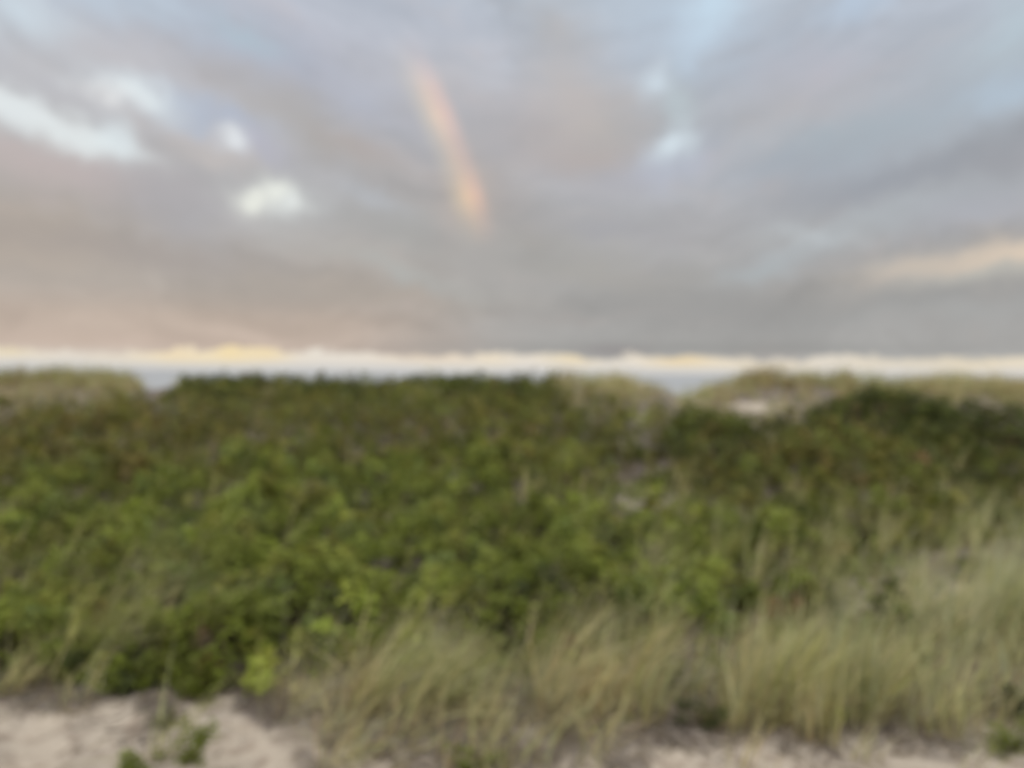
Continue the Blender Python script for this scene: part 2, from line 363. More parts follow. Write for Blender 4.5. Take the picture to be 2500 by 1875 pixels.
def make_shrub(px, py, D, w, sy, h, lab, tone, group):
    r = np.random.default_rng(int(px * 7 + py))
    p = at(px, py, D); cx, cy = p[0], p[1]; sx = w / F * D; cz = float(height(cx, cy))
    root = bpy.data.objects.new('shrub', None); COL.objects.link(root); root.location = (cx, cy, cz)
    tag(root, None, lab, 'shrub', group)
    area = math.pi * sx * sy
    n = int(max(40, area * (110 if D < 7 else 48) * (1 + h)))
    a = r.uniform(0, 6.28, n); q = np.sqrt(r.random(n)); x = cx + sx * q * np.cos(a); y = cy + sy * q * np.sin(a)
    lump = 1 + .22 * Noise(.7, int(px))(x, y)
    hz = h * np.sqrt(np.clip(1 - q ** 2.2, .06, 1)) * lump
    fr = np.where(r.random(n) < .62, r.uniform(.80, 1.0, n), r.uniform(.12, .85, n))
    z = height(x, y) + hz * fr - .10
    c1, c2, k, wt = TONE[tone]
    mixv = (r.random((n, 1)) < wt) * 1.0; C = (mixv * np.array(c1) + (1 - mixv) * np.array(c2)) * k * r.uniform(.75, 1.25, (n, 1))
    br = r.random(n) < .05; C[br] = PAL['brown']
    acc = Acc(); S = r.uniform(.8, 1.2, n) * (.85 if D < 6 else 1.35) * (1.0 if h > .3 else .7)
    O = np.array([cx, cy, cz])
    place_shoots(acc, np.stack([x, y, z], -1), C, S, r, T_BIG if D < 7 else T_SMALL, .45)
    acc.build('foliage', M_LEAF, root, O)
    st = Acc(); m = r.random(n) < .5
    A = np.stack([cx + (x - cx) * .45, cy + (y - cy) * .45, height(cx + (x - cx) * .45, cy + (y - cy) * .45) - .02], -1)[m]
    B = np.stack([x, y, z + .1], -1)[m]; mid = (A + B) / 2 + r.normal(0, .03, A.shape)
    cc = np.tile([[.17, .115, .085]], (len(A), 1)) * r.uniform(.6, 1.3, (len(A), 1))
    tubes(st, A, mid, np.full(len(A), .006), np.full(len(A), .0045), cc); tubes(st, mid, B, np.full(len(A), .0045), np.full(len(A), .0025), cc)
    st.build('stem', M_STEM, root, O)
for s in SHRUBS:
    make_shrub(*s, 'shrubs rising above the low thicket on the dune')

# ------------------------------------------------------------------ the low thicket (nobody could count it)
acc = Acc(); st = Acc(); r = np.random.default_rng(11)
for y0, y1, dens, tm, sc in ((3.9, 5.6, 150, T_BIG, .86), (5.6, 8.5, 105, T_BIG, .92), (8.5, 13, 75, T_BIG, .95), (13, 24.5, 62, T_SMALL, 1.15)):
    x, y = scatter(y0, y1, dens, r)
    gz = height(x, y); px, py = proj(x, y, gz)
    keep = (py < shrub_edge(px) + 14 * nC(x, y)) & (py > crest_veg_limit(px) + 8 * nB(x, y)) & (r.random(len(x)) > 1.25 * in_patch(px, py, 1.25))
    keep &= (in_shrub(x, y) < .12)
    keep &= (r.random(len(x)) > .7 * sst(.4, .9, Noise(.75, 41)(x, y))) & (r.random(len(x)) > .45 * sst(-.35, -.8, nF(x, y)))       # openings in the cover
    x, y, gz, px, py = x[keep], y[keep], gz[keep], px[keep], py[keep]; n = len(x)
    edge = sst(0, 60, shrub_edge(px) - py)
    fr = np.where(r.random(n) < .6, r.uniform(.82, 1.0, n), r.uniform(.05, .85, n))
    cz = canopy(x, y) * (.45 + .55 * edge)
    z = gz + cz * fr - .10
    C = leaf_colors(x, y, px, py, r) * r.uniform(.75, 1.25, (n, 1)) * np.clip(np.exp(.18 * Noise(.4, 42)(x, y) + .24 * Noise(1.9, 43)(x, y) + .03), .6, 1.35)[:, None]  # broad tint noise also paints the shade of hollows into the leaves
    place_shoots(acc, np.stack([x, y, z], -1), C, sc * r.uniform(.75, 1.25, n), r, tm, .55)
    m = r.random(n) < (.5 if y1 < 9 else .2); k = int(m.sum())
    A = np.stack([x[m] + r.normal(0, .06, k), y[m] + r.normal(0, .06, k), gz[m] - .02], -1); B = np.stack([x[m], y[m], z[m] + .12], -1)
    cc = np.tile([[.12, .085, .055]], (k, 1)) * r.uniform(.6, 1.4, (k, 1))
    tubes(st, A, B, np.full(k, .005), np.full(k, .0025), cc)
x, y = scatter(3.9, 6.5, 60, r); gz = height(x, y); px, py = proj(x, y, gz)
k = (py > shrub_edge(px)) & (py < sand_edge(px) - 20) & (px > 600) & (r.random(len(x)) < .06 + .75 * sst(.25, .9, Noise(.7, 47)(x, y))); x, y, gz = x[k], y[k], gz[k]; n = len(x)
C = (r.random((n, 1)) < .5) * np.array(PAL['dark']); C = np.where(C.sum(1, keepdims=True) > 0, C, np.array(PAL['mid'])) * r.uniform(.8, 1.3, (n, 1))
place_shoots(acc, np.stack([x, y, gz + r.uniform(-.12, .10, n)], -1), C, r.uniform(.6, 1., n), r, T_BIG, .6)
tk = bpy.data.objects.new('dune_thicket', None); COL.objects.link(tk)
tag(tk, 'stuff', 'low tangled green and rust tinged thicket covering the whole dune slope', 'thicket')
acc.build('foliage', M_LEAF, tk)['kind'] = 'stuff'; st.build('stem', M_STEM, tk)['kind'] = 'stuff'

# ------------------------------------------------------------------ beach grass
G = dict(pale=(.520, .490, .250), straw=(.620, .500, .260), green=(.290, .320, .110), grey=(.360, .380, .230), brown=(.270, .180, .095), lime=(.420, .420, .120))
GK = list(G)
def blades(acc, R, nb, r, L=(.45, .75), lean=30, leanaz=0., spread=.7, curve=55, w=.0065, mix=(.4, .2, .25, .15, 0, 0), rad=.07, seg=6):
    """R: roots (K,3); nb blades from each; lean in degrees towards leanaz (0 = to the right)"""
    K = len(R)
    if K == 0: return
    n = K * nb; root = np.repeat(R, nb, axis=0) + np.stack([r.normal(0, rad, n), r.normal(0, rad, n), np.zeros(n)], -1)
    root[:, 2] = height(root[:, 0], root[:, 1]) - .01
    ln = r.uniform(L[0], L[1], n) * np.repeat(r.uniform(.8, 1.15, K), nb)
    tl = np.radians(np.clip(np.repeat(np.broadcast_to(lean, (K,)), nb) + r.normal(0, 15, n), -25, 75))
    az = np.repeat(np.broadcast_to(leanaz, (K,)), nb) + r.normal(0, spread, n)
    cv = np.radians(np.abs(r.normal(curve, 22, n)))
    t = np.linspace(0, 1, seg + 1); dt = 1 / seg
    ang = tl[:, None] + cv[:, None] * t[None, :] ** 1.6
    sx = np.concatenate([np.zeros((n, 1)), np.cumsum(np.sin(ang[:, :-1]), 1) * dt], 1) * ln[:, None]
    sz = np.concatenate([np.zeros((n, 1)), np.cumsum(np.cos(ang[:, :-1]), 1) * dt], 1) * ln[:, None]
    P = np.stack([root[:, 0:1] + sx * np.cos(az)[:, None], root[:, 1:2] + sx * np.sin(az)[:, None], root[:, 2:3] + sz], -1)
    wa = az + np.pi / 2 + r.normal(0, .7, n); W = np.stack([np.cos(wa), np.sin(wa), r.normal(0, .25, n)], -1)
    ww = w * .5 * (1 - t ** 2.2 * .93) * (.7 + .6 * np.minimum(t * 4, 1) * .5)
    O = W[:, None, :] * ww[None, :, None] * r.uniform(.7, 1.3, n)[:, None, None]
    V = np.stack([P - O, P + O], 2)                          # n, seg+1, 2, 3
    q = np.array([[2 * i, 2 * i + 1, 2 * i + 3, 2 * i + 2] for i in range(seg)])
    q = (q[None] + (np.arange(n) * (seg + 1) * 2)[:, None, None]).reshape(-1, 4)
    mx = np.asarray(mix, float); mx = mx / mx.sum()
    pk = np.array([G[k] for k in GK])[r.choice(6, n, p=mx)]
    kt = np.repeat(np.array([G[k] for k in GK])[r.choice(6, K, p=mx)], nb, axis=0)
    c = (.65 * pk + .35 * kt) * r.uniform(.75, 1.25, (n, 1))
    dead = np.array([.24, .17, .09])
    bt = np.clip(1 - t / .28, 0, 1)[None, :, None] * .6      # the withered sheaths at the foot of each blade
    cc = c[:, None, :] * (1 - bt) + dead * bt
    C = np.repeat(cc[:, :, None, :], 2, 2)
    acc.add(V.reshape(-1, 3), q, C.reshape(-1, 3))
def tussock(px, py, D, name, lab, group, nroot=14, wpx=60, sy=.18, nb=26, **kw):
    r = np.random.default_rng(int(px * 3 + py * 5))
    p = at(px, py, D); cx, cy = p[0], p[1]; cz = float(height(cx, cy)); sx = wpx / F * D
    R = np.stack([cx + sx * r.uniform(-1, 1, nroot), cy + sy * r.uniform(-1, 1, nroot), np.zeros(nroot)], -1)
    a = Acc(); blades(a, R, nb, r, **kw)
    V = np.concatenate(a.V) - np.array([cx, cy, cz])
    o = link_mesh(name, V, np.concatenate(a.Q), np.concatenate(a.C), M_GRASS); o.location = (cx, cy, cz)
    return tag(o, None, lab, 'grass tussock', group)
gc = 'grass tussocks on the dune crest'; gf = 'grass tussocks in front of the thicket'
CR = dict(L=(.30, .66), w=.012, lean=8, curve=35, spread=1.6, rad=.14, seg=4)
for px, py, D, w, n, mix, lab, kw in [
    (60, 960, 21, 90, 34, (.2, .1, .5, 0, .5, .1), 'brownish green grass mound on the crest at the left edge of the photo', {}),
    (240, 955, 21, 80, 34, (.4, .1, .6, 0, .3, .2), 'olive grass mound on the crest, ending at the left gap to the sea', {}),
    (1378, 940, 21.5, 22, 9, (.2, .5, .3, 0, .5, 0), 'single narrow brown grass tuft sticking up from the crest right of centre', dict(L=(.5, .68), curve=15)),
    (1490, 960, 21, 80, 26, (.8, .5, .3, .1, 0, .2), 'pale straw grass clump on the crest just left of the right gap to the sea', {}),
    (1700, 985, 19.5, 42, 12, (.5, .2, .5, .1, .1, .2), 'short grass clump on the right side of the right gap to the sea', {}),
    (1868, 962, 20.5, 72, 34, (.2, .3, .3, 0, .9, .1), 'rounded rust brown grass tussock standing above the pale sand face', {}),
    (2020, 965, 20.5, 60, 24, (.4, .2, .5, 0, .3, .1), 'grass tussock on the crest to the right of the rust brown one', {}),
    (2150, 965, 20.5, 60, 22, (.4, .1, .7, 0, .1, .1), 'green grass tussock on the crest right above the dark shrub ridge', {}),
    (2340, 975, 20, 90, 34, (.7, .4, .3, .1, .1, .1), 'pale wide grass tussock on the far right crest', {}),
    (2475, 985, 19.5, 55, 22, (.5, .5, .2, 0, .4, 0), 'brown and straw grass tussock on the crest cut by the right edge', {}),
]:
    a = dict(CR); a.update(kw); tussock(px, py, D, 'grass_tussock', lab, gc, n, w, .7, 24, mix=mix, **a)
for px, py, D, w, n, mix, lab, kw in [
    (930, 1780, 3.85, 70, 7, (.8, .25, .4, .3, 0, .3), 'pale olive grass clump leaning right in the middle foreground', dict(lean=38, L=(.5, .75))),
    (870, 1760, 3.9, 25, 2, (.1, 1, 0, 0, .4, 0), 'thin orange straw stalks bending right out of the middle foreground grass', dict(lean=22, L=(.35, .5), nb=14)),
    (1100, 1760, 3.95, 55, 4, (.3, 0, .7, .3, 0, .5), 'greener grass clump right of the pale olive one in the middle foreground', dict(lean=15, L=(.35, .5))),
    (1330, 1800, 3.8, 22, 2, (.8, .5, .2, 0, 0, 0), 'narrow grass spray slanting right, between the green clump and the straw tussock', dict(lean=24, L=(.5, .65), spread=.25)),
    (1450, 1790, 3.85, 48, 5, (.2, 1, 0, 0, .25, .1), 'straw yellow dried grass tussock on the sand right of centre', dict(lean=14, L=(.28, .42))),
    (1505, 1700, 4.1, 10, 1, (.8, .3, .2, 0, 0, .1), 'long pale stalk slanting up to the right across the dark shrubs', dict(lean=40, L=(.56, .66), spread=.08, curve=5, nb=44, rad=.014, w=.010)),
    (1880, 1810, 3.85, 45, 5, (.3, .1, .4, 0, 0, 1), 'bright yellow green upright grass clump in the right foreground', dict(lean=14, L=(.5, .7))),
    (2080, 1790, 3.9, 50, 6, (.8, .3, .4, .3, 0, .1), 'pale upright grass clump right of the yellow green one', dict(lean=10, L=(.45, .62))),
    (2240, 1500, 5.2, 80, 12, (.9, .2, .3, .5, 0, .1), 'pale grey green grass clump sweeping up to the right before the dark diagonal gap', dict(lean=42, L=(.45, .62))),
    (2440, 1520, 4.9, 60, 14, (.8, .1, .5, .6, 0, .2), 'tall pale green grass clump at the right edge of the photo', dict(lean=22, L=(.55, .75))),
    (150, 1660, 4.3, 35, 4, (.4, .1, .7, 0, 0, .5), 'grass blades slanting right out of the shrubs near the left edge', dict(lean=32, L=(.55, .75), spread=.35)),
    (20, 1700, 4.15, 35, 4, (.7, .5, .3, 0, 0, .2), 'drooping pale grass clump at the left edge over the sand', dict(lean=30, L=(.3, .45), curve=80)),
]:
    a = dict(w=.007, curve=42, spread=.5, rad=.045, seg=7, nb=26); a.update(kw)
    tussock(px, py, D, 'grass_tussock', lab, gf, n, w, .13, mix=mix, **a)

acc = Acc(); r = np.random.default_rng(21)
# foreground field of grass
def zone(y0, y1, dens, wf, nb, **kw):
    x, y = scatter(y0, y1, dens, r); gz = height(x, y); px, py = proj(x, y, gz)
    k = r.random(len(x)) < wf(x, y, px, py)
    x, y, px = x[k], y[k], px[k]
    lean = kw.pop('leanf')(px); blades(acc, np.stack([x, y, 0 * x], -1), nb, r, lean=lean, **kw)
def wf_front(x, y, px, py):
    a = sst(-110, 30, py - shrub_edge(px)) * (.9 * sst(-25, 25, sand_edge(px) - py + 10 * nC(x, y)) + .10 + .2 * sst(650, 750, px) * sst(1560, 1450, px)) * (.14 + .86 * sst(540, 660, px)) * (py < 1900)
    clump = np.clip(sst(-.15, .6, Noise(.40, 51)(x, y)) * sst(-1.1, .0, Noise(.85, 52)(x, y)) * .75 + .38 + .08 * sst(1850, 2000, px), 0, 1)
    diag = np.exp(-(((px - 2375) * .62 + (py - 1600) * .78) / 38) ** 2) * (px > 2200) * (py < 1720)
    a = a * (1 - .85 * diag) * (1 - .8 * sst(.0, .3, in_shrub(x, y))) * (1 - .7 * np.exp(-(((px - 1965) / 75) ** 2 + ((py - 1560) / 60) ** 2)) - .6 * np.exp(-(((px - 2190) / 60) ** 2 + ((py - 1580) / 60) ** 2))) * (1 - .5 * np.exp(-(((px - 2330) / 90) ** 2 + ((py - 1720) / 60) ** 2)))
    return a * clump * (.75 + .25 * sst(1500, 1700, px)) * np.where(px > 1500, .35 + .65 * sst(0, 130, py - shrub_edge(px)), 1)
LF = lambda px: np.interp(px, [0, 700, 1100, 1400, 1700, 2000, 2200, 2500], [34, 40, 34, 26, 14, 12, 22, 30])
zone(3.4, 5.0, 50, wf_front, 22, L=(.18, .60), w=.0062, curve=48, spread=1.0, rad=.05, mix=(.5, .3, .35, .3, .15, .12), leanf=LF)
zone(5.0, 10., 30, wf_front, 20, L=(.22, .62), w=.0072, curve=45, spread=.9, rad=.06, mix=(.55, .2, .45, .4, .10, .08), leanf=LF)
def wf_low(x, y, px, py):
    return (.85 * sst(640, 780, px) * sst(1620, 1480, px) + .28 * sst(1620, 1750, px)) * sst(1700, 1760, py) * (.3 + .7 * sst(-.4, .3, Noise(.3, 53)(x, y)))
zone(3.2, 4.1, 75, wf_low, 14, L=(.12, .42), w=.006, curve=50, spread=1.1, rad=.04, mix=(.5, .5, .2, .3, .25, .05), leanf=LF)
# thin grass growing through the shrubs
def wf_thin(x, y, px, py):
    a = (py < shrub_edge(px)) * (py > crest_veg_limit(px))
    l = np.exp(-(((px - 150) / 300) ** 2 + ((py - 1450) / 160) ** 2)) + .6 * np.exp(-(((px - 2200) / 350) ** 2 + ((py - 1270) / 90) ** 2)) + .10 + .3 * sst(.3, 1, Noise(1.6, 61)(x, y)) + .5 * np.exp(-(((px - 1000) / 420) ** 2 + ((py - 1600) / 70) ** 2)) + .5 * np.exp(-(((px - 1850) / 300) ** 2 + ((py - 1450) / 80) ** 2))
    return a * l * .55
zone(4.0, 8.5, 26, wf_thin, 18, L=(.42, .74), w=.0065, curve=35, spread=.6, rad=.04, mix=(.6, .3, .45, .1, .1, .3), leanf=LF)
def wf_thin2(x, y, px, py):
    a = (py < shrub_edge(px)) * (py > crest_veg_limit(px))
    return a * (.10 + .5 * sst(.2, 1, Noise(2.0, 62)(x, y)) + .5 * np.exp(-(((px - 150) / 280) ** 2 + ((py - 1020) / 50) ** 2)))
zone(8.5, 21, 4.5, wf_thin2, 16, L=(.42, .66), w=.011, curve=35, spread=.8, rad=.09, mix=(.5, .3, .5, 0, .4, .2), leanf=lambda p: np.full_like(p, 18.))
# crest
def wf_crest(x, y, px, py):
    a = sst(-10, 6, crest_veg_limit(px) + 10 - py) * (1 - .8 * sst(.3, .8, in_patch(px, py)))
    gap = np.exp(-((px - 385) / 42.) ** 4) + np.exp(-((px - 1655) / 45.) ** 4)
    return a * (1 - np.clip(gap, 0, 1)) * (.38 + .62 * sst(-.2, .6, Noise(1.1, 63)(x, y)))
zone(16, 27, 9, wf_crest, 20, L=(.22, .55), w=.012, curve=35, spread=1.4, rad=.12, mix=(.55, .3, .45, .1, .55, .05), leanf=lambda p: np.full_like(p, 10.), seg=4)
tag(acc.build('beach_grass', M_GRASS), 'stuff', 'wind bent pale olive beach grass among the shrubs and over the dune crest', 'grass')

# ------------------------------------------------------------------ sprigs on the sand
gs = 'small green sprigs on the foreground sand'
for px, py, h, lab in [
    (470, 1860, .17, 'tall thin bright green sprig alone on the left sand patch'),
    (320, 1885, .07, 'low green sprig at the bottom edge, left of the tall thin one'),
    (1140, 1880, .09, 'vivid green sprig at the bottom edge below the middle grass clump'),
    (1720, 1775, .10, 'dark little sprig at the foot of the grass right of the straw tussock'),
    (2015, 1770, .12, 'light green leafy sprig within the dark foot of the right foreground grass'),
    (2475, 1835, .14, 'green leafy sprig at the bottom right corner on grey sand'),
    (2490, 1750, .14, 'dark green sprig at the right edge above the corner sprig'),
    (395, 1770, .09, 'withered grey green sprig on the sand just below the small bushes'),
]:
    r2 = np.random.default_rng(px); D = 4.
    for _ in range(12):
        p = at(px, py, D); hz = float(height(p[0], p[1])); D = D * (1.75 - hz) / max(1.75 - p[2], .1)
    p = at(px, py, D); cz = float(height(p[0], p[1])); O = np.array([p[0], p[1], cz])
    root = bpy.data.objects.new('sprig', None); COL.objects.link(root); root.location = O
    tag(root, None, lab, 'sprig', gs)
    n = 16 if h > .1 else 11; wd = .035 if px == 470 else .06
    P = O + np.stack([r2.normal(0, wd, n), r2.normal(0, wd * .6, n), r2.uniform(-.02, h, n) - .04], -1)
    c1 = np.array({395: (.20, .19, .11), 1720: PAL['dark'], 2490: PAL['dark']}.get(px, PAL['bright']))
    a = Acc(); place_shoots(a, P, np.tile(c1, (n, 1)) * r2.uniform(.8, 1.2, (n, 1)) * .75, np.full(n, .40), r2, T_BIG, .4); a.build('foliage', M_LEAF, root, O)
    s = Acc(); A = np.tile(O, (n, 1)) + r2.normal(0, .01, (n, 3)) * [1, 1, 0] - [0, 0, .01]
    tubes(s, A, P + [0, 0, .06], np.full(n, .003), np.full(n, .0015), np.tile([[.12, .10, .04]], (n, 1))); s.build('stem', M_STEM, root, O)

# ------------------------------------------------------------------ dry litter lying on the ground
r = np.random.default_rng(33); acc = Acc()
x, y = scatter(3.0, 5.4, 950, r, 1.2); gz = height(x, y); px, py = proj(x, y, gz)
w = sst(-60, 40, sand_edge(px) - py + 25 * nC(x, y)) * .9 + .10 * sst(-.2, .8, Noise(.3, 71)(x, y)) + .5 * np.exp(-(((px - 330) / 60) ** 2 + ((py - 1820) / 40) ** 2)) + .35 * sst(750, 1100, px) * (px < 1520)
k = r.random(len(x)) < w * (1 - .8 * in_patch(px, py)) * (in_shrub(x, y) < .6); x, y, gz = x[k], y[k], gz[k]; n = len(x)
a = r.uniform(0, 3.14, n); ln = r.uniform(.03, .16, n); dx = np.cos(a) * ln / 2; dy = np.sin(a) * ln / 2
A = np.stack([x - dx, y - dy, height(x - dx, y - dy) + .004], -1); B = np.stack([x + dx, y + dy, height(x + dx, y + dy) + .004 + r.uniform(0, .03, n)], -1)
pal = np.array([[.17, .125, .085], [.26, .21, .15], [.11, .085, .07], [.20, .175, .15], [.34, .28, .19]])[r.integers(0, 5, n)]
tubes(acc, A, B, r.uniform(.002, .0045, n), np.full(n, .0015), pal)
tag(acc.build('plant_litter', M_LITTER), 'stuff', 'grey brown dead stalks and litter scattered over the foreground sand', 'litter')

# ------------------------------------------------------------------ rainbow fragment, kilometres out against the cloud
P1 = pdir(1018, 175); P2 = pdir(1156, 520); RAD = math.radians(42)
mid = P1 + P2; hc = np.linalg.norm(mid) / 2; mid /= np.linalg.norm(mid)
nn = np.cross(P1, P2); nn /= np.linalg.norm(nn)
if nn[0] > 0: nn = -nn
ca = math.cos(RAD) / hc; ANTI = ca * mid + math.sqrt(1 - ca * ca) * nn      # the antisolar point
SUN = -ANTI
sun_el = math.asin(SUN[2]); print('sun elevation', math.degrees(sun_el), 'dir', SUN)
e1 = mid - ANTI * (mid @ ANTI); e1 /= np.linalg.norm(e1); e2 = np.cross(ANTI, e1)
def ang_of(P): return math.atan2(P @ e2, P @ e1)
a1, a2 = ang_of(pdir(1000, 60)), ang_of(pdir(1185, 600))
na, nr = 60, 8; V = []; UV = []
for i in range(na):
    for j in range(nr):
        t = i / (na - 1); s = j / (nr - 1); ph = a1 + (a2 - a1) * t; ra = math.radians(40.35 + 3.1 * s)
        d = math.cos(ra) * ANTI + math.sin(ra) * (math.cos(ph) * e1 + math.sin(ph) * e2)
        V.append(EYE + d * 5000); UV.append((s, t))
idx = np.arange(na * nr).reshape(na, nr); Q = np.stack([idx[:-1, :-1], idx[:-1, 1:], idx[1:, 1:], idx[1:, :-1]], -1).reshape(-1, 4)
m, nt, out = new_mat('rainbow light'); N = nt.nodes; L = nt.links
uvn = N.new('ShaderNodeUVMap'); uvn.uv_map = 'UVMap'; sp = N.new('ShaderNodeSeparateXYZ'); L.new(uvn.outputs[0], sp.inputs[0])
def ramp(nt, pts, src):
    c = nt.nodes.new('ShaderNodeValToRGB'); el = c.color_ramp.elements
    while len(el) > 1: el.remove(el[-1])
    el[0].position = pts[0][0]; el[0].color = (*pts[0][1], 1)
    for p, cc in pts[1:]: e = el.new(p); e.color = (*cc, 1)
    nt.links.new(src, c.inputs[0]); return c
cr = ramp(nt, [(0, (0, 0, 0)), (.25, (.15, .11, .03)), (.5, (.42, .22, .05)), (.73, (.36, .14, .05)), (1, (0, 0, 0))], sp.outputs['X'])
lr = ramp(nt, [(0, (0, 0, 0)), (.12, (.15,) * 3), (.26, (.6,) * 3), (.38, (.85,) * 3), (.52, (.5,) * 3), (.64, (.42,) * 3), (.76, (.85,) * 3), (.87, (.3,) * 3), (1, (0, 0, 0))], sp.outputs['Y'])
em = N.new('ShaderNodeEmission'); mu = N.new('ShaderNodeMix'); mu.data_type = 'RGBA'; mu.blend_type = 'MULTIPLY'; mu.inputs[0].default_value = 1
L.new(cr.outputs[0], mu.inputs[6]); L.new(lr.outputs[0], mu.inputs[7]); L.new(mu.outputs[2], em.inputs['Color']); em.inputs['Strength'].default_value = .85
tr = N.new('ShaderNodeBsdfTransparent'); ad = N.new('ShaderNodeAddShader'); L.new(em.outputs[0], ad.inputs[0]); L.new(tr.outputs[0], ad.inputs[1]); L.new(ad.outputs[0], out.inputs['Surface'])
rb = link_mesh('rainbow', np.array(V), Q, None, m, uv=np.array(UV))
tag(rb, None, 'short faint orange and pink rainbow fragment slanting down through the grey clouds', 'rainbow')

# ------------------------------------------------------------------ sky
world = bpy.data.worlds.new('World'); SC.world = world; world.use_nodes = True
nt = world.node_tree; nt.nodes.clear(); N = nt.nodes; L = nt.links
wo = N.new('ShaderNodeOutputWorld'); bg = N.new('ShaderNodeBackground'); L.new(bg.outputs[0], wo.inputs[0])
def link(v, sock):
    if isinstance(v, (int, float)): sock.default_value = v
    elif isinstance(v, (tuple, list)): sock.default_value = v if len(sock.default_value) == len(v) else (*v, 1)
    else: L.new(v, sock)
def math_(op, a, b=0., c=0., clamp=False):
    n = N.new('ShaderNodeMath'); n.operation = op; n.use_clamp = clamp; link(a, n.inputs[0]); link(b, n.inputs[1]); link(c, n.inputs[2]); return n.outputs[0]
def vm(op, a, b=(0, 0, 0)):
    n = N.new('ShaderNodeVectorMath'); n.operation = op; link(a, n.inputs[0]); link(b, n.inputs[1])
    return n.outputs['Value'] if op == 'DOT_PRODUCT' else n.outputs[0]
def mixc(f, a, b, blend='MIX'):
    n = N.new('ShaderNodeMix'); n.data_type = 'RGBA'; n.blend_type = blend; n.clamp_factor = True; link(f, n.inputs[0]); link(a, n.inputs[6]); link(b, n.inputs[7]); return n.outputs[2]
def noise(v, s, d=3, rough=.5):
    n = N.new('ShaderNodeTexNoise'); link(v, n.inputs['Vector']); n.inputs['Scale'].default_value = s; n.inputs['Detail'].default_value = d; n.inputs['Roughness'].default_value = rough; return n
def mrange(v, a, b, c=0., d=1., smooth=False):
    n = N.new('ShaderNodeMapRange'); link(v, n.inputs[0]); n.inputs[1].default_value = a; n.inputs[2].default_value = b; n.inputs[3].default_value = c; n.inputs[4].default_value = d
    if smooth: n.interpolation_type = 'SMOOTHSTEP'
    return n.outputs[0]
tc = N.new('ShaderNodeTexCoord'); D0 = tc.outputs['Generated']
sp = N.new('ShaderNodeSeparateXYZ'); L.new(D0, sp.inputs[0]); sx_, sy_, sz_ = sp.outputs
wn = noise(D0, 5, 4); wv = vm('SCALE', vm('SUBTRACT', wn.outputs['Color'], (.5, .5, .5)))
wv.node.inputs['Scale'].default_value = .075
wn2 = noise(D0, 22, 3); wv2 = vm('SCALE', vm('SUBTRACT', wn2.outputs['Color'], (.5, .5, .5))); wv2.node.inputs['Scale'].default_value = .04
DW = vm('ADD', vm('ADD', D0, wv), wv2)
zc = math_('MAXIMUM', sz_, 0.)
left = ramp(nt, [(0, lin((208, 200, 190))), (.06, lin((190, 173, 160))), (.13, lin((186, 171, 159))), (.2, lin((175, 167, 160))), (.36, lin((174, 169, 165))), (.5, lin((180, 176, 174))), (.64, lin((186, 182, 182))), (.8, lin((181, 182, 190))), (.95, lin((186, 192, 202)))], math_('MULTIPLY', zc, 2.))
rightc = ramp(nt, [(0, lin((190, 190, 186))), (.06, lin((167, 166, 164))), (.18, lin((162, 161, 160))), (.34, lin((171, 170, 170))), (.48, lin((173, 175, 181))), (.6, lin((168, 172, 178))), (.78, lin((178, 185, 196))), (.95, lin((183, 192, 202)))], math_('MULTIPLY', zc, 2.))
lrm = mrange(math_('ADD', sx_, math_('MULTIPLY', math_('SUBTRACT', noise(D0, 2.5, 3).outputs['Fac'], .5), .5)), -.33, .12, smooth=True)
base = mixc(lrm, left.outputs[0], rightc.outputs[0])
# cloud streaks that fan outwards and flatten towards the horizon
ax = math_('SQRT', math_('MULTIPLY_ADD', sx_, sx_, .02))
ep = math_('MULTIPLY', zc, math_('MULTIPLY_ADD', ax, -.9, 1.05))
cv = N.new('ShaderNodeCombineXYZ'); L.new(math_('MULTIPLY', sx_, 1.5), cv.inputs[0]); L.new(math_('MULTIPLY', ep, 7.), cv.inputs[1]); L.new(sy_, cv.inputs[2])
cvw = vm('ADD', cv.outputs[0], vm('SCALE', wn.outputs['Color'])); cvw.node.inputs[1].links[0].from_node.inputs['Scale'].default_value = .7
s1 = noise(cvw, 1.7, 6, .55); s2 = noise(cvw, 5.5, 5, .55); s3 = noise(cvw, 1.1, 3)
lum = mrange(s1.outputs['Fac'], .3, .7, .92, 1.20)
lum2 = mrange(s2.outputs['Fac'], .3, .7, .92, 1.10)
base = vm('SCALE', base); base.node.inputs['Scale'].default_value = 1; L.new(math_('MULTIPLY', lum, lum2), base.node.inputs['Scale'])
base.node.inputs[0].default_value = (0, 0, 0)
src = None
for l in list(base.node.inputs[0].links): src = l
upw = mrange(sz_, .10, .34)
base2 = mixc(math_('MULTIPLY', mrange(s3.outputs['Fac'], .48, .66), math_('MULTIPLY', upw, .36)), base, lin((180, 190, 206)))
base2 = mixc(math_('MULTIPLY', mrange(s2.outputs['Color'], .52, .68), .22), base2, lin((196, 178, 170)))
